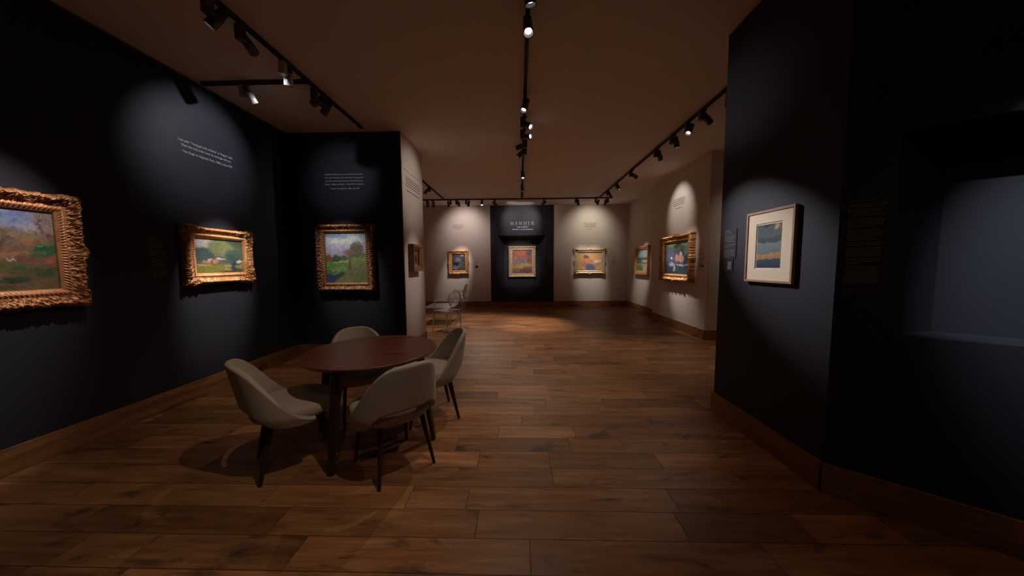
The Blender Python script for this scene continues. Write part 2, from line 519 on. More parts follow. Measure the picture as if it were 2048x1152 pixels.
def foliage(al, ac, w, seed):
    """carved leaf-and-scroll relief, -1..1; al along the rail, ac across it (metres)"""
    q = 8.0 / w
    x = al * q * .8 + seed * 7.3; y = ac * q + seed * 3.1
    wx = vnoise(x * .9, y * .9 + 9) - .5; wy = vnoise(x * .9 + 31, y * .9) - .5
    r = 1 - np.abs(2 * vnoise(x + 2.2 * wx, y + 2.2 * wy) - 1)
    r2 = 1 - np.abs(2 * vnoise(2.1 * x + 3 * wy + 5, 2.1 * y + 3 * wx) - 1)
    return (r ** 2 * 1.5 - .75) + .55 * (r2 ** 2 * 1.3 - .6)

def carved_frame(name, W, H, w, D, step, style, mat, parent, seed=0):
    """W,H outer size, w rail width, D depth of the front crest from the wall. Local: X right, Z up, -Y out."""
    rs = random.Random(seed)
    nu = 22 if step < .009 else 12
    verts, faces = [], []
    def prof(u):
        if style == 'plain':      # stepped moulding
            return D * (.92 + .08 * math.cos(u * PI)) if u < .55 else D * (.84 - .30 * (u - .55) / .45)
        a = D * (.70 + .30 * math.sin(min(1, u / .22) * PI / 2)) if u < .22 else D * (1 - .42 * math.sin(min(1, (u - .22) / .38) * PI / 2))
        if u > .62: a = D * (.58 + .10 * math.exp(-((u - .74) / .06) ** 2) - .16 * max(0, (u - .84)) / .16)
        return a
    sides = [((-W / 2, -H / 2), (1, 0), (0, 1), W), ((W / 2, -H / 2), (0, 1), (-1, 0), H),
             ((W / 2, H / 2), (-1, 0), (0, -1), W), ((-W / 2, H / 2), (0, -1), (1, 0), H)]
    for org, d, nin, L in sides:
        ns = max(12, int(L / step))
        base_i = len(verts)
        for i in range(ns + 1):
            s = i / ns
            t = abs(s - .5) * 2                      # 0 at the middle, 1 at the corners
            ss = s * L
            corner = math.exp(-((1 - t) * L / 2 / (1.25 * w)) ** 2)
            mid = math.exp(-((s - .5) * L / (1.0 * w)) ** 2)
            if style == 'full': orn, oe = .95, .08 * corner ** 2 + .24 * mid ** 6 + .02
            elif style == 'corner': orn, oe = .08 + 1.7 * corner ** .7, .10 * corner ** 2 + .015
            elif style == 'cartouche': orn, oe = .12 + 1.5 * corner ** 2 + .9 * mid ** 2, .30 * corner ** 2 + .30 * mid ** 3
            elif style == 'scallop': orn, oe = .6, .09 + .06 * corner
            else: orn, oe = .0, 0.0
            k = 2 * PI / (w * (.48 if style != 'scallop' else .8))
            for j in range(nu + 3):
                if j == 0: u, y = 0.0, 0.0
                elif j == nu + 2: u, y = 1.0, D * .22
                else:
                    u = (j - 1) / nu; y = prof(u)
                e = 0.0
                if style != 'plain':
                    env = (max(0, math.sin(PI * min(1, u / .62))) ** .7) if u < .62 else 0
                    ph = k * ss
                    pat = float(foliage(np.float64(ss + 3), np.float64(u * w + 1), w, seed + 1))
                    y += D * {'full': .22, 'corner': .24, 'cartouche': .26, 'scallop': .26}[style] * orn * env * pat
                    if .66 < u < .82: y += D * .05 * math.sin(k * 2.2 * ss + 8 * u)
                    sc = abs(math.sin(.5 * ph + .8 * math.sin(.23 * ph)))
                    e = w * (oe * (.75 + .25 * sc) + .075 * orn * (.25 + float(foliage(np.float64(ss * .8 + 5), np.float64(2.3), w, seed + 3)))) * max(0, 1 - u / .5)
                al = u * w + (L - 2 * u * w) * s
                off = u * w - e
                if style != 'plain':   # corners spread diagonally as well
                    al += e * (.9 if s > .5 else -.9) * max(0, (t - .8) / .2)
                x = org[0] + d[0] * al + nin[0] * off
                z = org[1] + d[1] * al + nin[1] * off
                verts.append((x, -y, z))
        m = nu + 3
        for i in range(ns):
            for j in range(m - 1):
                a = base_i + i * m + j
                faces.append((a, a + 1, a + m + 1, a + m))
    o = mesh_obj(name, verts, faces, mat, parent, smooth=(style != 'plain'))
    return o

def painting(loc, rz, W, H, w, D, iw, ih, style, mat, step, label, img_args, side=None, group='gilt framed paintings', seed=3, px=.006):
    root = empty('framed_painting', loc, rz, label, 'painting', group)
    carved_frame('frame', W, H, w, D, step, style, M[mat], root, seed)
    img = paint_grid(iw, ih, px, **img_args)
    picture_plane('canvas', iw + .012, ih + .012, img, -D * .30, M['canvas'], root)
    # backing that keeps the wall from showing between canvas and frame
    box_obj('backing_board', (0, -D * .12, 0), (W - w * .8, D * .2, H - w * .8), M['bare_side'], root)
    return root

swirl = lambda x, y: 2.5 * math.sin(5 * x) + 2 * y
# --- left wall, large landscape cropped by the picture edge
P1 = dict(base=[(0, (140, 118, 122)), (.25, (138, 112, 105)), (.42, (120, 95, 78)), (.6, (108, 88, 62)), (.8, (98, 84, 58)), (1, (118, 92, 66))],
          blobs=[(.78, .10, .11, .12, (112, 126, 168), .9), (.70, .18, .06, .08, (130, 138, 172), .9), (.86, .22, .06, .06, (140, 140, 155), .9), (.58, .14, .09, .16, (128, 104, 100), .8),
                 (.66, .30, .10, .06, (104, 92, 74), .9), (.80, .33, .10, .04, (132, 112, 84), .8), (.93, .12, .05, .06, (128, 112, 112), .7),
                 (.905, .22, .008, .10, (104, 76, 78), .5), (.93, .33, .03, .012, (110, 82, 80), .5), (.955, .20, .012, .12, (150, 128, 126), .6),
                 (.60, .42, .07, .05, (128, 104, 62), .8), (.70, .44, .010, .08, (96, 74, 70), .5), (.735, .42, .010, .09, (112, 86, 80), .5), (.68, .38, .05, .02, (108, 84, 76), .6),
                 (.84, .40, .07, .035, (150, 92, 62), .8), (.90, .49, .075, .09, (48, 84, 54), .5), (.89, .43, .06, .03, (84, 120, 78), .7), (.87, .53, .05, .02, (70, 112, 72), .6),
                 (.635, .53, .022, .045, (222, 194, 138), .4), (.57, .60, .014, .03, (226, 218, 206), .4), (.72, .55, .09, .045, (142, 98, 74), .6),
                 (.94, .63, .05, .03, (160, 84, 62), .7), (.80, .62, .06, .03, (112, 76, 62), .8), (.62, .68, .12, .03, (84, 92, 56), .9), (.78, .72, .10, .03, (66, 82, 52), .9), (.92, .76, .07, .05, (64, 78, 52), .9),
                 (.60, .80, .09, .03, (142, 104, 80), .9), (.72, .83, .08, .04, (52, 68, 48), .8), (.86, .88, .10, .03, (118, 88, 62), .9), (.66, .92, .10, .03, (96, 74, 52), .9), (.94, .92, .06, .04, (110, 84, 62), .9), (.72, .62, .03, .012, (214, 200, 180), .5)],
          strokes=5200, size=(.022, .006), jitter=.17, seed=11, sat=.95, angle=lambda x, y: 2.2 * math.sin(9 * x + 3 * y) if y < .6 else .5 * math.sin(12 * x))
painting((XL + .003, 1.955, 1.638), PI / 2, 1.10, .872, .135, .085, .822, .635, 'full', 'red_gold', .004,
         'large landscape in a heavy carved gilt frame, cut by the left edge of the photo', P1, seed=4, px=.0042)
# --- left wall, park with trees
P2 = dict(base=[(0, (135, 130, 140)), (.25, (110, 115, 90)), (.55, (85, 95, 70)), (.68, (95, 90, 85)), (.75, (130, 125, 50)), (1, (125, 115, 45))],
          blobs=[(.14, .12, .2, .22, (170, 160, 160), .6), (.16, .45, .2, .17, (62, 78, 78), .5), (.45, .25, .2, .2, (105, 115, 70), .7),
                 (.68, .35, .2, .22, (125, 130, 70), .6), (.85, .12, .2, .15, (70, 85, 70), .7), (.78, .5, .2, .2, (60, 88, 84), .5),
                 (.92, .35, .12, .2, (80, 100, 75), .7), (.3, .66, .17, .035, (175, 120, 95), .5), (.28, .61, .06, .025, (195, 170, 150), .4),
                 (.31, .68, .02, .06, (150, 75, 50), .4), (.48, .6, .09, .025, (190, 180, 190), .5), (.92, .63, .07, .035, (185, 175, 185), .4),
                 (.12, .75, .15, .02, (180, 150, 130), .4), (.8, .78, .05, .2, (45, 60, 72), .4), (.86, .92, .14, .08, (60, 70, 60), .6), (.7, .95, .18, .05, (70, 72, 62), .6),
                 (.68, .76, .12, .02, (150, 140, 120), .5), (.62, .86, .06, .02, (175, 150, 130), .6)],
          strokes=5200, size=(.014, .006), jitter=.18, seed=5, angle=swirl, sat=.85,
          dabs=[(.17, .45, .20, .16, [(52, 66, 68), (70, 86, 84), (84, 98, 88)], 260, .012), (.42, .30, .16, .20, [(92, 104, 64), (118, 126, 78), (74, 90, 66), (134, 138, 90)], 320, .012),
                (.66, .30, .14, .14, [(126, 130, 72), (104, 116, 66), (86, 104, 78)], 260, .012), (.76, .48, .18, .17, [(52, 78, 76), (66, 94, 88), (44, 64, 68)], 340, .012), (.88, .15, .12, .12, [(60, 76, 62), (80, 94, 76)], 160, .012),
                (.3, .84, .3, .10, [(132, 128, 52), (112, 112, 44), (146, 140, 66)], 160, .010)])
painting((XL + .003, 3.722, 1.637), PI / 2, .845, .655, .125, .080, .585, .440, 'corner', 'gold', .004,
         'park landscape in a gilt frame with carved corners on the left navy wall', P2, seed=8, px=.0036)
# --- recess wall, riverbank
P3 = dict(base=[(0, (140, 160, 180)), (.2, (165, 180, 185)), (.32, (160, 155, 180)), (.44, (140, 150, 165)), (.52, (95, 110, 80)), (.7, (110, 135, 70)), (1, (110, 115, 75))],
          blobs=[(.5, .15, .5, .05, (185, 195, 195), .8), (.2, .05, .3, .05, (120, 140, 175), .8), (.35, .32, .4, .04, (165, 155, 190), .8),
                 (.76, .33, .14, .11, (95, 88, 82), .6), (.6, .4, .13, .08, (130, 100, 85), .6), (.78, .45, .18, .08, (80, 95, 65), .5),
                 (.1, .51, .14, .05, (110, 75, 65), .4), (.27, .5, .1, .05, (60, 75, 55), .4), (.45, .5, .07, .045, (80, 80, 85), .5),
                 (.25, .6, .3, .035, (75, 125, 55), .5), (.4, .57, .2, .02, (150, 175, 110), .6), (.15, .67, .25, .03, (70, 115, 65), .5), (.35, .72, .2, .04, (120, 150, 75), .6), (.1, .76, .2, .025, (60, 100, 60), .5),
                 (.85, .57, .3, .13, (115, 130, 65), .4), (.8, .75, .3, .17, (105, 110, 75), .6), (.6, .62, .03, .16, (105, 75, 50), .5),
                 (.12, .9, .2, .1, (50, 62, 110), .4), (.32, .84, .12, .05, (55, 70, 60), .6), (.5, .95, .2, .06, (125, 120, 80), .8)],
          strokes=5200, size=(.014, .005), jitter=.18, seed=6, sat=.9, angle=lambda x, y: .15 if y < .78 and x < .5 else 1.2,
          dabs=[(.76, .32, .17, .13, [(84, 78, 76), (110, 96, 84), (70, 80, 70), (126, 112, 96)], 330, .011), (.64, .41, .10, .06, [(130, 100, 84), (104, 92, 80)], 120, .010), (.80, .45, .17, .05, [(74, 90, 62), (96, 112, 74)], 150, .010),
                (.28, .50, .10, .035, [(58, 72, 54), (76, 88, 66)], 90, .009), (.10, .51, .10, .03, [(112, 78, 66), (90, 70, 60)], 70, .009), (.80, .74, .20, .16, [(120, 126, 78), (96, 104, 72), (136, 132, 90), (92, 84, 78)], 420, .009),
                (.25, .66, .24, .08, [(66, 116, 56), (122, 152, 84), (84, 130, 70)], 220, .009)])
painting((-2.832, Y1 - .003, 1.640), 0, .915, 1.052, .125, .10, .665, .830, 'scallop', 'brown_gold', .004,
         'riverbank landscape in a dark gilt frame on the navy recess wall', P3, seed=9, px=.0045)
# --- beige return wall, small narrow picture
P4 = dict(base=[(0, (120, 70, 40)), (.3, (130, 78, 45)), (.8, (110, 62, 38)), (1, (150, 90, 55))],
          blobs=[(.45, .6, .38, .22, (38, 38, 42), .4), (.45, .78, .4, .07, (70, 85, 105), .5), (.2, .3, .08, .14, (170, 130, 90), .5), (.5, .93, .5, .05, (190, 120, 75), .5)],
          strokes=500, size=(.04, .014), seed=21)
painting((XB + .003, 5.420, 1.640), PI / 2, .50, .47, .095, .09, .31, .30, 'plain', 'brown_gold', .02,
         'small dark picture in a deep brown frame on the beige return wall', P4, px=.01)
# --- far wall left
P5 = dict(base=[(0, (70, 68, 72)), (.5, (62, 58, 60)), (1, (58, 50, 50))],
          blobs=[(.75, .12, .1, .1, (150, 130, 130), .5), (.45, .4, .2, .16, (118, 112, 118), .7), (.4, .58, .25, .12, (40, 38, 42), .5), (.7, .55, .2, .1, (78, 88, 82), .6),
                 (.3, .8, .25, .1, (120, 108, 115), .7), (.6, .7, .2, .04, (130, 125, 120), .6), (.75, .8, .2, .12, (95, 70, 70), .7)],
          strokes=900, size=(.035, .012), seed=31, angle=swirl)
painting((-2.215, YF - .003, 1.620), 0, .72, .838, .125, .08, .495, .635, 'full', 'gold', .011,
         'dark grey picture in an orange gilt frame, left of the navy panel', P5, px=.012)
# --- far niche: warm colour patches
P6 = dict(base=[(0, (165, 85, 60)), (.3, (190, 95, 65)), (.5, (140, 115, 125)), (.65, (185, 145, 70)), (.8, (160, 110, 75)), (1, (125, 85, 75))],
          blobs=[(.85, .12, .15, .14, (95, 85, 120), .6), (.45, .15, .25, .12, (205, 85, 50), .6), (.12, .2, .12, .12, (180, 95, 70), .6), (.5, .45, .25, .1, (135, 125, 150), .6),
                 (.12, .4, .12, .1, (175, 125, 110), .7), (.35, .7, .35, .07, (205, 165, 75), .5), (.7, .62, .25, .06, (205, 160, 80), .5), (.75, .85, .3, .12, (135, 85, 80), .6), (.85, .4, .12, .15, (165, 85, 65), .6)],
          strokes=1200, size=(.05, .014), jitter=.2, seed=41, angle=lambda x, y: 1.1)
painting((.095, YF + .345 - .004, 1.630), 0, .985, 1.12, .135, .09, .71, .855, 'scallop', 'pale_gold', .011,
         'red and yellow picture in a pale gilt frame hung in the far navy niche', P6, px=.012)
# --- far wall right: ochre ground
P7 = dict(base=[(0, (205, 150, 75)), (1, (200, 145, 70))],
          blobs=[(.35, .25, .12, .12, (120, 85, 60), .5), (.43, .5, .2, .18, (215, 115, 60), .4), (.55, .82, .2, .22, (75, 100, 140), .4), (.28, .65, .1, .15, (175, 110, 65), .5),
                 (.82, .5, .14, .08, (225, 195, 175), .5), (.8, .7, .1, .08, (185, 130, 70), .5), (.15, .6, .09, .12, (185, 130, 75), .6)],
          strokes=900, size=(.04, .015), jitter=.1, seed=51, angle=swirl)
painting((2.508, YF - .003, 1.624), 0, 1.08, .87, .115, .085, .86, .595, 'cartouche', 'pale_gold', .011,
         'ochre picture in a pale gilt frame on the far beige wall', P7, px=.012)
# --- right side, far picture
P8 = dict(base=[(0, (150, 165, 175)), (.35, (150, 165, 170)), (.42, (70, 85, 90)), (.6, (80, 100, 75)), (.7, (175, 160, 110)), (1, (150, 140, 105))],
          blobs=[(.4, .5, .4, .06, (80, 95, 105), .5), (.75, .55, .3, .05, (190, 195, 190), .5), (.25, .85, .3, .15, (90, 125, 60), .5), (.8, .85, .25, .12, (190, 165, 145), .5)],
          strokes=800, size=(.05, .012), seed=61)
painting((XF - .003, 9.75, 1.635), -PI / 2, 1.06, .89, .115, .085, .80, .68, 'plain', 'gold', .03,
         'pale landscape in a plain moulded gilt frame, farther one on the right beige wall', P8, px=.012)
# --- right side, near picture
P9 = dict(base=[(0, (70, 85, 70)), (.2, (80, 105, 55)), (.3, (55, 65, 95)), (.7, (50, 65, 95)), (1, (45, 60, 80))],
          blobs=[(.3, .08, .35, .08, (110, 135, 70), .6), (.85, .08, .2, .08, (115, 150, 150), .6), (.5, .14, .12, .06, (45, 50, 45), .5), (.2, .45, .25, .2, (85, 90, 120), .8), (.9, .3, .12, .12, (115, 130, 150), .7),
                 (.52, .5, .1, .12, (195, 115, 105), .4), (.68, .52, .12, .1, (190, 130, 110), .5), (.68, .38, .05, .05, (190, 180, 145), .4), (.72, .7, .3, .02, (165, 185, 200), .5),
                 (.3, .7, .1, .07, (160, 165, 180), .6), (.4, .82, .04, .09, (190, 190, 205), .5), (.28, .5, .03, .03, (225, 225, 230), .4), (.75, .85, .3, .1, (40, 75, 90), .7)],
          strokes=1600, size=(.03, .009), jitter=.2, seed=71, angle=swirl)
painting((XN - .003, 7.145, 1.637), -PI / 2, 1.35, 1.02, .15, .135, 1.055, .755, 'full', 'gold', .0095,
         'dark blue picture in a deep scrolled gilt frame on the right beige wall', P9, px=.010)

# --- framed print on the near right wall
def framed_print():
    root = empty('framed_print', (1.9765, 2.482, 1.636), -PI / 2 + .006, 'framed print with a cream mat and slim blond wood frame on the right navy wall', 'print')
    W, H, w, D = .462, .572, .018, .024
    bm = bmesh.new()
    add_box(bm, (0, -D / 2, H / 2 - w / 2), (W, D, w), bevel=.0015); add_box(bm, (0, -D / 2, -H / 2 + w / 2), (W, D, w), bevel=.0015)
    add_box(bm, (-W / 2 + w / 2, -D / 2, 0), (w, D, H - 2 * w), bevel=.0015); add_box(bm, (W / 2 - w / 2, -D / 2, 0), (w, D, H - 2 * w), bevel=.0015)
    bm_obj('frame', bm, M['blond'], root)
    ow, oh = .252, .365; zc = .003
    mw, mh = W - 2 * w, H - 2 * w
    y0, y1 = -.0175, -.0138
    def ring(a, b, y, c=0): return [(-a / 2, y, -b / 2 + c), (a / 2, y, -b / 2 + c), (a / 2, y, b / 2 + c), (-a / 2, y, b / 2 + c)]
    v = ring(mw, mh, y0) + ring(ow, oh, y0, zc) + ring(ow - .006, oh - .006, y1, zc)
    f = [(i, (i + 1) % 4, 4 + (i + 1) % 4, 4 + i) for i in range(4)] + [(4 + i, 4 + (i + 1) % 4, 8 + (i + 1) % 4, 8 + i) for i in range(4)]
    mesh_obj('mat_board', v, f, M['mat_board'], root)
    box_obj('backing_board', (0, -.0095, 0), (mw, .006, mh), M['mat_board'], root)
    img = paint_grid(.232, .342, .002,
        base=[(0, (40, 48, 55)), (.05, (72, 84, 90)), (.27, (80, 92, 96)), (.31, (62, 74, 76)), (.40, (66, 78, 80)), (.42, (112, 128, 126)), (.62, (92, 118, 118)), (.66, (98, 118, 112)), (.68, (178, 128, 72)), (.80, (170, 118, 66)), (.82, (60, 78, 86)), (.93, (44, 62, 82)), (1, (34, 56, 88))],
        blobs=[(.82, .10, .08, .06, (172, 150, 78), .1), (.94, .10, .05, .08, (150, 66, 42), .1)], strokes=500, size=(.03, .004), jitter=.05, seed=81, angle=lambda x, y: 0)
    picture_plane('print_sheet', .232, .342, img, -.0133, M['canvas'], root).location.z = zc - .001
    return root
framed_print()

# ------------------------------------------------------------------ wall texts
def marks(name, loc, rz, width, lines, lh, ch, mat, label, cat='wall text', align='L', seed=0, thick=.0012, part='text_line', rule=None, parent=None):
    """rows of word-sized vinyl marks standing for print too small to read; lines = list of relative widths (0 = gap).
    Each row (or each paragraph when part is text_paragraph) is one child mesh."""
    rs = random.Random(seed)
    root = empty(name, loc, rz)
    if parent: root.parent = parent
    z = 0
    blocks = []; cur = []
    for f in lines:
        if f > 0:
            cur.append((f, z)); z -= lh
            if part == 'text_line': blocks.append(cur); cur = []
        else:
            if cur: blocks.append(cur); cur = []
            z -= lh * .8
    if cur: blocks.append(cur)
    for bl in blocks:
        bm = bmesh.new()
        for f, zz in bl:
            wl = width * f
            x = {'L': -width / 2, 'C': -wl / 2, 'R': width / 2 - wl}[align]
            end = x + wl
            while x < end - ch * 1.2:
                ww = min(end - x, ch * rs.uniform(1.2, 4.6))
                add_box(bm, (x + ww / 2, -thick / 2 + .0003, zz), (ww, thick, ch * rs.uniform(.85, 1.0)))
                x += ww + ch * .55
        bm_obj(part, bm, M[mat], root)
    if rule:
        box_obj('rule_line', (0, -.0006, rule[0]), (rule[1], .0018, .007), M[mat], root)
    if label: tag(root, label, cat)
    return root

def text_mesh(name, lines, loc, rz, mat, label, cat='wall text'):
    """lines: (string, x, z, size, align, shear, xscale) -> Empty with one mesh per line"""
    root = empty(name, loc, rz, label, cat)
    for s, x, z, size, al, shear, xs in lines:
        cu = bpy.data.curves.new('line', 'FONT'); cu.body = s; cu.size = size
        cu.align_x = al; cu.shear = shear; cu.extrude = .0006; cu.resolution_u = 2
        ob = bpy.data.objects.new('line', cu); COL.objects.link(ob)
        me = ob.to_mesh()
        verts = [(x + v.co.x * xs, -.0005 - v.co.z, z + v.co.y) for v in me.vertices]
        faces = [tuple(p.vertices) for p in me.polygons]
        ob.to_mesh_clear(); bpy.data.objects.remove(ob); bpy.data.curves.remove(cu)
        mesh_obj('text_line', verts, faces, M[mat], root)
    return root

# left wall quotation (z about 2.8-2.92, y 3.32-4.06)
text_mesh('wall_quotation', [
    ('I saw your \u201cYoung girl with chickens\u201d at Tanguy\u2019s again.', 0, .052, .036, 'CENTER', .15, .80),
    ('That\u2019s the very study I want to exchange with you.', 0, .000, .036, 'CENTER', .15, .80),
    ('\u2013 Van Gogh to Angrand, Paris, 1886, Letter 570', 0, -.066, .038, 'CENTER', 0, .82)],
    (XL + .0003, 3.69, 2.85), PI / 2, 'vinyl_white', 'white three-line quotation on the left navy wall above the park landscape')
text_mesh('wall_quotation', [
    ('In Antwerp I did not even know what the Impressionists', 0, .088, .032, 'CENTER', .2, .86),
    ('were, now I have seen them and though not being one of', 0, .036, .032, 'CENTER', .2, .86),
    ('the club yet I have much admired certain Impressionist', 0, -.016, .032, 'CENTER', .2, .86),
    ('pictures \u2013 Degas, nude figure \u2013 Claude Monet, landscape.', 0, -.068, .032, 'CENTER', .2, .86),
    ('\u2013 Vincent van Gogh, Paris, 1886, Letter 569', 0, -.136, .032, 'CENTER', .0, .86)],
    (-2.825, Y1 - .0003, 2.885), 0, 'vinyl_white', 'white five-line quotation on the navy recess wall above the riverbank landscape')

# HAMMER lettering: serif capitals drawn as thick and thin strokes
def serif_title():
    G = {
        'H': (.80, [(.12, 0, .12, 1, 1), (.66, 0, .66, 1, 1), (.12, .5, .66, .5, 0)], [(.12, 0), (.12, 1), (.66, 0), (.66, 1)]),
        'A': (.80, [(.05, 0, .40, 1, 0), (.38, 1, .74, 0, 1), (.19, .36, .60, .36, 0)], [(.05, 0), (.74, 0)]),
        'M': (.98, [(.12, 0, .12, 1, 0), (.12, 1, .48, .05, 1), (.48, .05, .84, 1, 0), (.84, 0, .84, 1, 1)], [(.12, 0), (.84, 0), (.10, 1), (.86, 1)]),
        'E': (.64, [(.12, 0, .12, 1, 1), (.12, .97, .56, .97, 0), (.12, .5, .46, .5, 0), (.12, .03, .58, .03, 0), (.57, .03, .57, .2, 0), (.55, .82, .55, .97, 0)], []),
        'R': (.74, [(.12, 0, .12, 1, 1), (.12, .97, .42, .97, 0), (.42, .97, .54, .86, 1), (.54, .86, .54, .64, 1), (.54, .64, .42, .5, 1), (.42, .5, .12, .5, 0), (.32, .5, .66, .02, 1)], [(.12, 0), (.68, 0)]),
        'G': (.78, [(.66, .82, .5, .97, 0), (.5, .97, .28, .95, 0), (.28, .95, .1, .7, 1), (.1, .7, .1, .3, 1), (.1, .3, .28, .05, 1), (.28, .05, .64, .1, 0), (.64, .1, .64, .42, 1), (.5, .42, .74, .42, 0)], []),
        'L': (.60, [(.12, 0, .12, 1, 1), (.12, .03, .54, .03, 0), (.54, .03, .54, .22, 0)], [(.12, 1)]),
        'I': (.30, [(.15, 0, .15, 1, 1)], [(.15, 0), (.15, 1)]),
        'S': (.56, [(.46, .8, .34, .97, 0), (.34, .97, .16, .9, 1), (.16, .9, .12, .68, 1), (.12, .68, .42, .38, 1), (.42, .38, .44, .16, 1), (.44, .16, .26, .03, 1), (.26, .03, .08, .18, 0)], []),
    }
    root = empty('wall_title', (0, YF - .0045, 0), 0, 'white gallery name lettering above the niche on the far navy panel', 'wall text')
    bm = bmesh.new()
    def bar(x0, z0, x1, z1, t):
        nonlocal bm
        d = Vector((x1 - x0, 0, z1 - z0)); L = d.length
        rot = Matrix.Rotation(-math.atan2(d.z, d.x), 3, 'Y')
        add_box(bm, ((x0 + x1) / 2, -.0015, (z0 + z1) / 2), (L + t * .3, .003, t), rot)
    def word(s, cx, z, h, gap, wx=1.0, t1=.13, t0=.05):
        nonlocal bm
        tot = sum(G[c][0] * h * wx for c in s) + gap * (len(s) - 1)
        x = cx - tot / 2
        for c in s:
            w, st, se = G[c]
            for a, b, cc, d, k in st: bar(x + a * h * wx, z + b * h, x + cc * h * wx, z + d * h, (t1 if k else t0) * h)
            for a, b in se: bar(x + (a - .11) * h * wx, z + (b * .97 + .015) * h, x + (a + .11) * h * wx, z + (b * .97 + .015) * h, t0 * h)
            x += w * h * wx + gap
            bm_obj('letter', bm, M['vinyl_white'], root); bm = bmesh.new()
    word('HAMMER', .105, 2.944, .115, .052, 1.0, .085, .03)
    word('GALLERIES', .105, 2.845, .052, .014, 1.0, .16, .09)
    rs = random.Random(3)
    for x0, x1 in ((-.262, -.01), (.05, .485)):
        x = x0
        while x < x1 - .01:
            ww = min(x1 - x, rs.uniform(.03, .09)); add_box(bm, (x + ww / 2, -.0015, 2.785), (ww - .010, .003, .020)); x += ww
        bm_obj('text_line', bm, M['vinyl_white'], root); bm = bmesh.new()
    add_box(bm, (.02, -.0015, 2.785), (.006, .003, .05))
    bm_obj('text_line', bm, M['vinyl_white'], root)
serif_title()

marks('wall_quotation', (-2.215, YF - 0, 2.965), 0, .42, [.95, .9, 1.0, .5], .048, .015, 'vinyl_dark', 'faint quotation above the dark grey picture on the far beige wall', align='C', seed=1)
marks('wall_quotation', (2.520, YF - 0, 2.985), 0, .46, [1, .9, .8, .95, 0, .4], .045, .015, 'vinyl_dark', 'faint quotation above the ochre picture on the far beige wall', align='C', seed=2)
marks('wall_quotation', (XN - 0, 7.21, 2.985), -PI / 2, .52, [.95, 1.0, .95, .9, 0, .5], .042, .016, 'vinyl_dark', 'dark quotation on the right beige wall above the blue picture', align='C', seed=3)
o = marks('wall_quotation', (XB + 0, 5.50, 2.985), PI / 2, .72, [.95, 1, .95, 1, 0, .85], .045, .017, 'vinyl_dark', 'dark quotation under a thin rule on the beige return wall', align='C', seed=4, rule=(.105, .90))

# object labels beside the pictures
marks('label_text', (XL + 0, 3.09, 1.80), PI / 2, .135, [.6, .5, .35, 0, .9, .9, .8, 0, .9, 1, .95, .4, 0, 1, .9, .6, 0, .9, 1, .7, 0, 1, .95, 1, .9, .5], .0165, .008, 'vinyl_dim', 'dim printed label on the left navy wall between the two landscapes', 'label', seed=5, part='text_paragraph')
marks('label_text', (-2.145, Y1 - 0, 1.82), 0, .13, [.6, .5, 0, .9, .9, 1, 0, .9, 1, .95, .4, 0, 1, .9, 1, .9, .5, 0, 1, .8], .021, .008, 'vinyl_dim', 'dim printed label on the recess wall, right of the riverbank landscape', 'label', seed=6, part='text_paragraph')
lab = empty('print_label', (1.977, 2.945, 1.69), -PI / 2, 'dark label sheet with a small picture, left of the framed print', 'label')
box_obj('label_board', (0, -.001, 0), (.165, .002, .275), M['label_navy'], lab)
marks('lettering', (0, -.002, .125), 0, .150, [.6, .5, .7, 0, .9, .9, .95, .8, .9, 0, 1, .95, .4, 0, 1, .9, 1, .9, .95, .5], .0138, .006, 'vinyl_dim', None, None, seed=7, parent=lab)
pc = box_obj('picture_card', (.005, -.001, -.200), (.092, .002, .125), M['label_navy'], lab)
t = box_obj('small_picture', (.005, -.0026, -.205), (.05, .001, .075), M['picture_chip'], pc)
qB = CB + DB * .112
marks('wall_text_panel', (qB.x, qB.y, 1.872), math.atan2(DB.y, DB.x), .152,
      [.72, 0, 1, .98, 0, .95, .9, .8, .97, 0, .9, 1, .95, .97, .7, 0, .9, 1, .95, .97, .7, .9, 0, .9, .95, 0, 1, .9, .95, .93, .97, 0, .95, .9, .4, 0, 1, .9, .95, .93, .97, .9, .95, .9, .95, .85],
      .0114, .006, 'vinyl_dim', 'long dim text column on the angled navy wall beside the niche', 'wall text', seed=8, part='text_paragraph')
marks('label_text', (3.42, YF - 0, 1.80), 0, .20, [.5, .7, 0, .9, 1, .9, .6], .05, .015, 'vinyl_dark', 'small faint label right of the ochre picture', 'label', seed=9)
marks('label_text', (1.09, YF - .004, 1.95), 0, .17, [.5, .7, 0, .9, 1, .9, 1, 0, 1, .8, .9], .045, .014, 'vinyl_dim', 'dim label on the navy panel, right of the far niche', 'label', seed=10)
marks('label_text', (-1.53, YF - 0, 1.76), 0, .16, [.6, .4, 0, .7, .5], .045, .012, 'vinyl_dark', 'tiny faint label above the round thermostat', 'label', seed=12)
lab = marks('label_text', (XN - 0, 6.25, 1.80), -PI / 2, .18, [.5, .6, 0, .9, 1, .9, .9, 0, .9, 1, .95, .6, 0, .9, .8], .022, .009, 'vinyl_dark', 'small label with two dark chips at its foot, right of the blue picture', 'label', seed=11)
box_obj('dark_chip', (-.045, -.002, -.335), (.04, .003, .045), M['black'], lab)
box_obj('dark_chip', (.045, -.002, -.335), (.07, .003, .045), M['black'], lab)
# thermostat
th = empty('thermostat', (-1.565, YF + .002, 1.468), 0, 'small dark round thermostat on the far beige wall', 'thermostat')
bm = bmesh.new(); lathe(bm, [(0, .026), (.036, .024), (.044, .018), (.046, 0), (0, 0)], 24, Matrix.Rotation(PI / 2, 4, 'X')); bm_obj('body', bm, M['black'], th, True)
bm = bmesh.new(); lathe(bm, [(0, .034), (.018, .033), (.020, .025), (0, .025)], 20, Matrix.Rotation(PI / 2, 4, 'X')); bm_obj('dial', bm, M['lamp'], th, True)

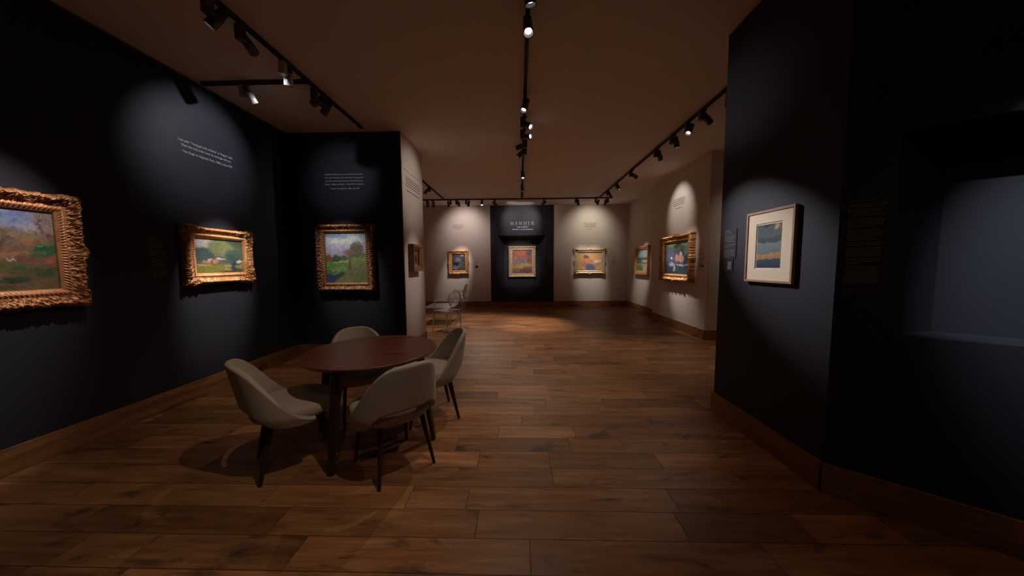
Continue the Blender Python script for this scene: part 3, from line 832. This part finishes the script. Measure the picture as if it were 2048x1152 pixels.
# ------------------------------------------------------------------ table and chairs
def dining_table():
    cx, cy, ht = -1.295, 2.61, .775
    root = empty('round_table', (cx, cy, 0), 0, 'round dark walnut table with four splayed legs', 'table')
    bm = bmesh.new(); r = .545
    lathe(bm, [(0, ht - .034), (r * .90, ht - .034), (r - .02, ht - .028), (r - .002, ht - .012), (r, ht - .006), (r - .003, ht - .001), (r - .008, ht), (0, ht)], 96)
    o = bm_obj('tabletop', bm, M['table'], root)
    for p in o.data.polygons: p.use_smooth = len(p.vertices) == 4
    bm = bmesh.new()
    for a in (-97.7, -7.7):
        add_box(bm, (0, 0, ht - .062), (.80, .045, .056), Matrix.Rotation(R(a), 3, 'Z'), .004)
    bm_obj('cross_rail', bm, M['leg'], root)
    for a in (-97.7, -7.7, 82.3, 172.3):
        c, s = math.cos(R(a)), math.sin(R(a))
        bm = bmesh.new()
        tapered_bar(bm, (.44 * c, .44 * s, ht - .034), (.548 * c, .548 * s, 0), (.080, .045), (.046, .032), (-s, c, 0), 16, 6)
        bm_obj('leg', bm, M['leg'], root)
dining_table()

def make_chair():
    root = empty('dining_chair')
    # seat cushion
    def se(th, a, b, p):
        c, s = math.cos(th), math.sin(th)
        k = (abs(c) ** p + abs(s) ** p) ** (-1 / p)
        return a * c * k, b * s * k
    n = 56; rings = [(.0, .400), (.70, .398), (.90, .402), (.97, .418), (1.0, .445), (1.0, .472), (.965, .492), (.88, .503), (.62, .508), (.3, .508), (0, .507)]
    bm = bmesh.new(); prev = None
    for rr, z in rings:
        if rr == 0: cur = [bm.verts.new((.01, 0, z))]
        else:
            cur = []
            for i in range(n):
                x, y = se(2 * PI * i / n, .279, .276, 2.5)
                if x < 0: y *= 1 - .10 * (-x / .272) ** 2
                dz = -.014 * max(0, x / .272) ** 3 * (z > .44)
                cur.append(bm.verts.new((.01 + x * rr, y * rr, z + dz)))
        if prev:
            for i in range(n):
                j = (i + 1) % n
                if len(prev) == 1: bm.faces.new((prev[0], cur[i], cur[j]))
                elif len(cur) == 1: bm.faces.new((prev[i], prev[j], cur[0]))
                else: bm.faces.new((prev[i], prev[j], cur[j], cur[i]))
        prev = cur
    bm_obj('seat', bm, M['fabric'], root, True)
    # wrap-around back shell with an opening above the rear of the seat
    P_t = [(0, .852), (14, .851), (26, .842), (36, .820), (46, .770), (56, .688), (66, .592), (78, .505), (90, .446), (102, .418), (110, .410)]
    P_b = [(0, .520), (20, .517), (32, .512), (41, .486), (47, .448), (52, .418), (58, .398), (70, .388), (90, .385), (102, .392), (110, .400)]
    def ip(P, x):
        x = abs(x)
        for (a, va), (b, vb) in zip(P, P[1:]):
            if x <= b: 
                t = (x - a) / (b - a); return va + (vb - va) * t
        return P[-1][1]
    nf, nt_ = 52, 12; A = 110
    v, f = [], []
    for i in range(nf + 1):
        ph = -A + 2 * A * i / nf
        zt, zb = ip(P_t, ph), ip(P_b, ph)
        for j in range(nt_ + 1):
            z = zb + (zt - zb) * j / nt_
            x, y = se(R(ph), .288, .298, 2.3)
            hh = max(0, z - .44)
            lo = max(0, .46 - z)
            y *= 1 - .42 * hh ** 1.35 - 1.2 * lo
            x = -x * (1 - 1.2 * lo) - hh * .19 * max(0, math.cos(R(ph))) ** .8 + .01
            v.append((x, y, z))
    m = nt_ + 1
    for i in range(nf):
        for j in range(nt_):
            a = i * m + j; f.append((a, a + m, a + m + 1, a + 1))
    o = mesh_obj('backrest', v, f, M['fabric'], root, True)
    md = o.modifiers.new('thick', 'SOLIDIFY'); md.thickness = .042; md.offset = 0
    md = o.modifiers.new('round', 'SUBSURF'); md.levels = 1; md.render_levels = 2
    # legs
    for (tx, ty), (bx, by), fr in (((.150, .175), (.225, .208), 1), ((.150, -.175), (.225, -.208), 1), ((-.150, .150), (-.232, .208), 0), ((-.150, -.150), (-.232, -.208), 0)):
        bm = bmesh.new()
        tapered_bar(bm, (tx, ty, .415), (bx, by, 0), (.050, .034), (.023, .020), (1, 0, 0), 14, 3)
        if fr: add_box(bm, (tx - .035, ty, .385), (.10, .030, .035), None, .010)
        bm_obj('leg', bm, M['leg'], root, True)
    return root

def copy_tree(o, parent=None):
    c = o.copy(); COL.objects.link(c); c.parent = parent
    for ch in list(o.children): copy_tree(ch, c)
    return c

chair0 = make_chair()
for i, (x, y, a, lb) in enumerate((
        (-1.752, 2.254, 42.2, 'cream upholstered chair facing right, leftmost of the four at the round table'),
        (-.972, 2.228, 136.5, 'cream upholstered chair with its back to the camera, in front of the round table'),
        (-.905, 2.980, 206.4, 'cream upholstered chair on the right side of the round table, facing left'),
        (-1.575, 2.945, 308.0, 'cream upholstered chair behind the round table, only its top and a leg showing'))):
    c = chair0 if i == 0 else copy_tree(chair0)
    c.location = (x, y, 0); c.rotation_euler = (0, 0, R(a))
    tag(c, lb, 'chair', 'cream chairs around the round table')

# ------------------------------------------------------------------ clear acrylic furniture in the far room
def tube(bm, pts, r, n=8):
    prev = None
    pts = [Vector(p) for p in pts]
    for i, p in enumerate(pts):
        d = (pts[min(i + 1, len(pts) - 1)] - pts[max(i - 1, 0)]).normalized()
        u = d.cross(Vector((.13, .21, .97))).normalized(); w = d.cross(u)
        ring = [bm.verts.new(p + u * r * math.cos(2 * PI * k / n) + w * r * math.sin(2 * PI * k / n)) for k in range(n)]
        if prev:
            for k in range(n): bm.faces.new((prev[k], prev[(k + 1) % n], ring[(k + 1) % n], ring[k]))
        else: bm.faces.new(ring)
        prev = ring
    bm.faces.new(prev)

def acrylic_chair():
    root = empty('acrylic_armchair')
    box_obj('seat', (0, 0, .46), (.48, .47, .022), M['acrylic'], root, .009)
    # oval back panel, leaning, curved
    v, f = [], []; nr, na = 5, 36
    for k in range(nr + 1):
        for i in range(na):
            a = 2 * PI * i / na; rr = k / nr
            y = .20 * rr * math.cos(a); z = .705 + .215 * rr * math.sin(a)
            v.append((-.235 - (z - .47) * .22 + .45 * y * y, y, z))
    for k in range(nr):
        for i in range(na):
            j = (i + 1) % na
            if k == 0: f.append((0, na + j, na + i)) if False else f.append((k * na + i, k * na + j, (k + 1) * na + j, (k + 1) * na + i))
            else: f.append((k * na + i, k * na + j, (k + 1) * na + j, (k + 1) * na + i))
    bmv = mesh_obj('backrest', v, f, M['acrylic'], root, True)
    bm = bmesh.new(); bm.from_mesh(bmv.data); bmesh.ops.remove_doubles(bm, verts=bm.verts, dist=1e-5); bm.to_mesh(bmv.data); bm.free()
    md = bmv.modifiers.new('thick', 'SOLIDIFY'); md.thickness = .012
    for s in (1, -1):
        bm = bmesh.new()
        tube(bm, [(-.272, s * .195, .66), (-.20, s * .235, .69), (-.05, s * .262, .69), (.08, s * .265, .675), (.145, s * .262, .62), (.13, s * .25, .54), (.12, s * .235, .468)], .011)
        bm_obj('armrest', bm, M['acrylic'], root, True)
    for x, y in ((.215, .205), (.215, -.205), (-.215, .205), (-.215, -.205)):
        bm = bmesh.new()
        tapered_bar(bm, (x, y, .455), (x * 1.12, y * 1.04, 0), (.036, .036), (.020, .020), (1, 0, 0), 12, 4)
        bm_obj('leg', bm, M['acrylic'], root, True)
    return root
g0 = acrylic_chair(); g0.location = (-1.71, 7.06, 0); g0.rotation_euler = (0, 0, R(240))
tag(g0, 'clear acrylic armchair in front of the low acrylic table', 'chair', 'clear acrylic armchairs in the far room')
g1 = copy_tree(g0); g1.location = (-2.02, 9.75, 0); g1.rotation_euler = (0, 0, R(176))
tag(g1, 'clear acrylic armchair against the far wall, under the dark grey picture', 'chair', 'clear acrylic armchairs in the far room')
lt = empty('acrylic_low_table', (-2.10, 8.10, 0), 0, 'low rectangular clear acrylic table beside the beige return wall', 'table')
box_obj('tabletop', (0, 0, .43), (.76, 1.02, .022), M['acrylic'], lt, .006)
for x in (-.34, .34):
    for y in (-.47, .47):
        box_obj('leg', (x, y, .2095), (.035, .035, .419), M['acrylic'], lt, .004)

# ------------------------------------------------------------------ lighting tracks
def track(name, p0, p1, label):
    p0, p1 = Vector(p0), Vector(p1); L = (p1 - p0).length
    root = empty(name, ((p0.x + p1.x) / 2, (p0.y + p1.y) / 2, CH), math.atan2((p1 - p0).y, (p1 - p0).x), label, 'lighting track', 'black ceiling lighting tracks')
    bm = bmesh.new()
    for y in (-.0155, .0155): add_box(bm, (0, y, -.018), (L, .005, .034))
    add_box(bm, (0, 0, -.004), (L, .036, .006))
    bm_obj('rail', bm, M['track'], root)
    for s in (-1, 1): box_obj('end_cap', (s * (L / 2 + .006), 0, -.018), (.012, .038, .036), M['black'], root)
    return root
track('lighting_track', (-2.415, -.6), (-2.415, 4.80), 'black ceiling track parallel to the left navy wall')
track('lighting_track', (-3.66, 3.62), (-2.44, 3.62), 'short black branch track crossing to the left navy wall')
track('lighting_track', (.078, -.6), (.078, 9.96), 'black ceiling track down the middle of the room')
track('lighting_track', (-2.415, 6.5), (-2.415, 9.96), 'black ceiling track over the acrylic furniture in the far room')
track('lighting_track', (2.53, 3.2), (2.53, 9.96), 'black ceiling track along the right beige wall')
track('lighting_track', (-4.1, 9.99), (2.95, 9.99), 'black ceiling track crossing in front of the far wall')

track('lighting_track', (1.67, -1.0), (1.67, 1.1), 'short black ceiling track right of the camera, in front of the angled navy wall')

def make_spot():
    root = empty('spotlight')
    bm = bmesh.new(); add_box(bm, (0, 0, -.0065), (.075, .030, .012))
    bm_obj('track_adapter', bm, M['track'], root)
    box_obj('driver_housing', (-.028, 0, -.075), (.062, .058, .128), M['lamp'], root, .006)
    return root
# lamp head: axis = local -Z (lens at -Z); pivot at origin
def make_head():
    bm = bmesh.new()
    lathe(bm, [(.0, .030), (.034, .030), (.040, .022), (.042, -.045), (.042, -.088), (.0385, -.090), (.0365, -.086), (.034, -.060), (0, -.058)], 28)
    h = bm_obj('lamp_head', bm, M['lamp'])
    for p in h.data.polygons: p.use_smooth = True
    bm = bmesh.new()
    for k in range(6): lathe(bm, [(.0, .036 + k * .009), (.036, .036 + k * .009), (.036, .040 + k * .009), (0, .040 + k * .009)], 20)
    lathe(bm, [(0, .029), (.014, .029), (.014, .088), (0, .088)], 10)
    bm_obj('cooling_fins', bm, M['fins'], h)
    bm = bmesh.new(); lathe(bm, [(0, -.0665), (.017, -.0675), (.0265, -.0645), (.0265, -.061), (0, -.061)], 24)
    bm_obj('lens', bm, M['lens'], h)
    bm = bmesh.new(); add_box(bm, (0, 0, 0), (.012, .09, .018), None, .003); bm_obj('hinge_yoke', bm, M['lamp'], h)
    return h
spot0, head0 = make_spot(), make_head()
ORD = ['first', 'second', 'third', 'fourth', 'fifth', 'sixth', 'seventh', 'eighth', 'ninth', 'tenth', 'eleventh']
LIGHTK = 1.0
used = [False]
def spot(x, y, rz, side, target, W=0, ang=40, blend=.6, col=(1, .9, .82), lens=True, label='', group='', pale_lit=False, soft=.013, drop=0.0):
    """fixture under a track at x,y; side = which side (local +x) the head hangs; target = aim point"""
    if not used[0]: root, head = spot0, head0; used[0] = True
    else: root = copy_tree(spot0_src); head = copy_tree(head_src)
    root.location = (x, y, CH - .036); root.rotation_euler = (0, 0, rz)
    tag(root, label, 'spotlight', group)
    hp = Vector((.045, 0, -.115 - drop))
    wp = Matrix.Rotation(rz, 4, 'Z') @ hp + Vector((x, y, CH - .036))
    d = (Vector(target) - wp).normalized()
    q = (-d).to_track_quat('Z', 'Y')
    head.parent = root
    head.location = hp
    head.rotation_mode = 'QUATERNION'
    head.rotation_quaternion = Matrix.Rotation(-rz, 4, 'Z').to_quaternion() @ q
    if not lens:
        for c in head.children:
            if c.name.startswith('lens'):
                c.data = LENS_OFF
    if pale_lit:
        head.data = HEAD_PALE_LIT
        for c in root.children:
            if c.name.startswith('driver'): c.data = BOX_PALE_LIT
    if W > 0:
        li = bpy.data.lights.new('lamp_light', 'SPOT'); li.energy = W * LIGHTK; li.spot_size = R(ang); li.spot_blend = blend
        li.color = col; li.shadow_soft_size = soft
        lo = bpy.data.objects.new('lamp_light', li); COL.objects.link(lo)
        lo.parent = head; lo.location = (0, 0, -.095)
    return root
# untouched masters for copying
spot0_src = copy_tree(spot0); head_src = copy_tree(head0)
LENS_OFF = [c for c in head_src.children if c.name.startswith('lens')][0].data.copy(); LENS_OFF.materials[0] = M['lens_dim']
HEAD_PALE_LIT = head_src.data.copy(); HEAD_PALE_LIT.materials[0] = M['lamp_pale_lit']
BOX_PALE_LIT = [c for c in spot0_src.children if c.name.startswith('driver')][0].data.copy(); BOX_PALE_LIT.materials[0] = M['lamp_pale_lit']

WARM = (1.0, .86, .72); DEEP = (1.0, .72, .44); NEUT = (1.0, .91, .84); COOL = (.95, .92, 1.0); YEL = (1.0, .93, .78)
gl = 'spotlights on the left track'
xl = -2.415
spot(xl, 2.50, PI * .5, 1, (-3.66, 1.93, 1.55), 190, 36, .9, NEUT, True, 'spotlight with a lit lens nearest the camera on the left track', gl)
spot(xl, 2.78, PI * .5, 1, (-2.84, 4.98, 2.92), 50, 36, 1.0, (.85, .86, 1), False, 'black spotlight second from the camera on the left track, its head turned away', gl)
spot(xl, 3.26, PI * .5, 1, (-3.1, 4.0, 0.0), 45, 55, 1.0, WARM, False, 'spotlight coloured pale as if lit by a beam, where the branch meets the left track', gl, pale_lit=True)  # dark housing coloured pale in place of the beam falling on it
spot(xl, 3.74, PI * .5, 1, (-3.72, 3.66, 2.92), 52, 62, .8, COOL, True, 'spotlight on the left track with its lens turned to the left wall quotation', gl)
spot(xl, 3.90, PI * .5, 1, (-3.66, 3.74, 1.50), 400, 26, .9, NEUT, False, 'dark spotlight farthest along the left track', gl)
spot(-3.16, 3.62, 0, 1, (-2.82, 4.95, 1.52), 175, 31, .9, NEUT, True, 'tan spotlight hanging from the short branch track', 'spotlight on the branch track', pale_lit=True)
gc = 'spotlights on the middle track'; xc = .078
spot(xc, 2.33, PI / 2, 1, (.6, 3.2, .0), 20, 60, 1.0, DEEP, True, 'spotlight cut by the top edge of the photo on the middle track', gc)
spot(xc, 2.75, -PI / 2, 1, (.25, 1.2, 0), 12, 66, 1.0, DEEP, True, 'black spotlight on the middle track, nearest one shown whole', gc)
spot(xc, 4.02, -PI / 2, 1, (-.9, 2.6, 0), 62, 62, 1.0, WARM, True, 'middle-track spotlight aimed down at the round table, second shown whole', gc)
spot(xc, 4.52, 0, 1, (1.97, 2.52, 1.60), 470, 19.5, 1.0, (.97, .93, .96), True, 'middle-track spotlight turned right, just behind the one over the table', gc)
spot(xc, 4.92, 0, 1, (1.99, 3.05, 3.00), 16, 24, 1.0, COOL, True, 'middle-track spotlight with a round bright lens, behind the right-turned one', gc)
spot(xc, 5.30, PI, 1, (-1.884, 5.42, 2.85), 50, 50, 1.0, NEUT, True, 'upper of the two middle-track spotlights turned left', gc)
spot(xc, 5.62, PI, 1, (-1.80, 5.42, 1.42), 120, 28, 1.0, NEUT, True, 'lower of the two middle-track spotlights turned left', gc)
spot(xc, 6.98, -PI / 2, 1, (.3, 5.6, 0), 190, 74, 1.0, WARM, True, 'middle-track spotlight pointing down, third from the far end', gc)
spot(xc, 8.10, -PI / 2, 1, (.33, 7.85, 0), 420, 42, 1.0, WARM, True, 'middle-track spotlight pointing down, next to last before the far track', gc)
spot(xc, 8.74, PI / 2, 1, (.0, 11.4, 1.50), 200, 36, .9, NEUT, False, 'last middle-track spotlight before the far track', gc)
gf = 'spotlights on the far-left track'
spot(xl, 7.55, -PI / 2, 1, (-2.1, 7.9, 0), 170, 66, .9, WARM, True, 'lit spotlight over the acrylic table, nearer of two', gf)
spot(xl, 8.25, PI, 1, (-4.3, 8.4, 1.6), 120, 44, .9, NEUT, True, 'lit spotlight over the acrylic table, farther of two', gf)
gr = 'spotlights on the right track'; xr = 2.53
spot(xr, 3.86, PI / 2, 1, (2.7, 4.2, 0), 0, lens=False, label='black spotlight partly hidden by the right navy wall', group=gr)
spot(xr, 4.42, 0, 1, (4.4, 5.2, 2.2), 62, 70, 1.0, WARM, False, 'right-track spotlight with its head tipped toward the alcove', gr)
spot(xr, 4.80, -PI / 2, 1, (.45, 3.3, 0), 90, 46, 1.0, WARM, True, 'right-track spotlight with a round bright lens facing the camera', gr)
spot(xr, 5.24, 0, 1, (3.0, 4.9, .0), 90, 60, 1.0, WARM, True, 'right-track spotlight with a sliver of lit lens, behind the round bright one', gr)
spot(xr, 5.84, 0, 1, (3.60, 6.85, 1.60), 120, 28, 1.0, NEUT, False, 'right-track spotlight with a dark lens, middle of the track', gr)
spot(xr, 7.10, 0, 1, (3.64, 7.12, 2.78), 40, 60, .8, NEUT, False, 'small right-track spotlight aimed at the quotation on the right beige wall', gr)
spot(xr, 8.14, -PI / 2, 1, (3.58, 7.20, 1.42), 330, 27, 1.0, NEUT, True, 'small lit right-track spotlight near the far corner', gr)
spot(xr, 8.95, 0, 1, (3.82, 9.72, 1.42), 210, 30, 1.0, NEUT, False, 'last right-track spotlight before the far track', gr)
gx = 'spotlights on the far crossing track'; yx = 9.99
A1 = (-1.95, YF, 2.78); A2 = (-2.20, 11.05, 1.50)
for x, rz, tg, W, an, co, ln, lb in (
        (-2.97, PI / 2, (-3.6, YF, 1.6), 0, 30, WARM, False, 'dark spotlight at the left end of the far crossing track'),
        (-2.78, PI / 2, (-3.3, YF, 1.6), 0, 30, WARM, False, 'second dark spotlight from the left end of the far crossing track'),
        (-2.24, PI, A2, 0, 26, NEUT, False, 'far-track spotlight left of the pair above the dark grey picture'),
        (-2.00, 0, A1, 46, 98, (1, .86, .84), False, 'left one of the pair of far-track spotlights above the dark grey picture'),
        (-1.68, 0, A2, 210, 30, NEUT, False, 'right one of the pair of far-track spotlights above the dark grey picture'),
        (-1.20, -PI / 2, (-.9, 7.8, 0), 200, 66, WARM, True, 'far-track spotlight with a bright lens facing the camera'),
        (-.79, PI / 2, (.16, YF, 3.02), 50, 82, NEUT, False, 'far-track spotlight above the left side of the navy panel'),
        (.79, PI / 2, (.02, YF, 3.02), 50, 82, NEUT, False, 'far-track spotlight above the right side of the navy panel'),
        (1.83, 0, (2.38, 11.05, 1.50), 130, 31, NEUT, False, 'far-track spotlight at the upper left of the ochre picture'),
        (2.46, 0, (2.50, YF, 2.78), 41, 98, YEL, False, 'far-track spotlight straight above the ochre picture'),
        (2.79, PI, (2.64, 11.05, 1.50), 130, 31, NEUT, False, 'far-track spotlight at the right end near the corner')):
    spot(x, yx, rz, 1, tg, W, an, .95, co, ln, lb, gx)
# track lights out of view; both floor-pointing ones are unseen lamps added for fill
gn = 'spotlights behind the camera'
spot(xl, .60, PI / 2, 1, (-3.70, .9, .9), 60, 50, 1.0, COOL, True, 'left-track spotlight behind the camera, washing the left wall', gn)
spot(1.67, .49, 0, 1, (2.94, 1.56, 1.28), 300, 34, 1.0, (.84, .92, 1), True, 'spotlight on the short track right of the camera, aimed into the navy niche', gn)
spot(xc, 1.20, PI / 2, 1, (-2.1, 2.2, 0), 72, 66, 1.0, WARM, True, 'middle-track spotlight above the camera, aimed at the leftmost chair', gn)
spot(xc, -.30, -PI / 2, 1, (-1.2, .6, 0), 22, 70, 1.0, DEEP, True, 'unseen fill spotlight added on the middle track behind the camera, pointing at the floor', gn)  # unseen lamp added to lift the near floor
spot(1.67, -.35, 0, 1, (2.05, 1.1, .0), 17, 90, 1.0, DEEP, True, 'unseen fill spotlight added on the short track right of the camera, lighting the floor', gn)  # unseen lamp added to brighten the right foreground and baseboard
for o in [spot0_src, head_src]:
    for c in list(o.children):
        for g in list(c.children): bpy.data.objects.remove(g)
        bpy.data.objects.remove(c)
    bpy.data.objects.remove(o)

# ------------------------------------------------------------------ camera
F, PIT, YAW, ROL = 611.9465, .0738, .0254, -.0068
Ry = Matrix.Rotation(YAW, 3, 'Z'); Rp = Matrix.Rotation(-PIT, 3, 'X')
Mx = Ry @ Rp
c, s = math.cos(ROL), math.sin(ROL)
right = Mx @ Vector((c, 0, s)); up = Mx @ Vector((-s, 0, c)); fwd = Mx @ Vector((0, 1, 0))
cam = bpy.data.cameras.new('camera'); cam.sensor_width = 36; cam.lens = F / 2048 * 36; cam.clip_start = .05
co = bpy.data.objects.new('camera', cam); COL.objects.link(co)
m3 = Matrix((right, up, -fwd)).transposed()
co.matrix_world = Matrix.Translation((0, 0, 1.5)) @ m3.to_4x4()
sc = bpy.context.scene
sc.camera = co

# ------------------------------------------------------------------ world and view
w = bpy.data.worlds.new('world'); sc.world = w; w.use_nodes = True
w.node_tree.nodes['Background'].inputs[0].default_value = (0, 0, 0, 1)
w.node_tree.nodes['Background'].inputs[1].default_value = 0
sc.view_settings.view_transform = 'Standard'
sc.view_settings.look = 'None'
sc.view_settings.gamma = 1.0
sc.view_settings.exposure = 0.0
sc.view_settings.use_curve_mapping = False
try:
    sc.cycles.use_denoising = True
    sc.cycles.max_bounces = 10; sc.cycles.diffuse_bounces = 5; sc.cycles.transmission_bounces = 8
    sc.cycles.sample_clamp_indirect = 4.0
    sc.cycles.caustics_refractive = False; sc.cycles.caustics_reflective = False
except Exception: pass
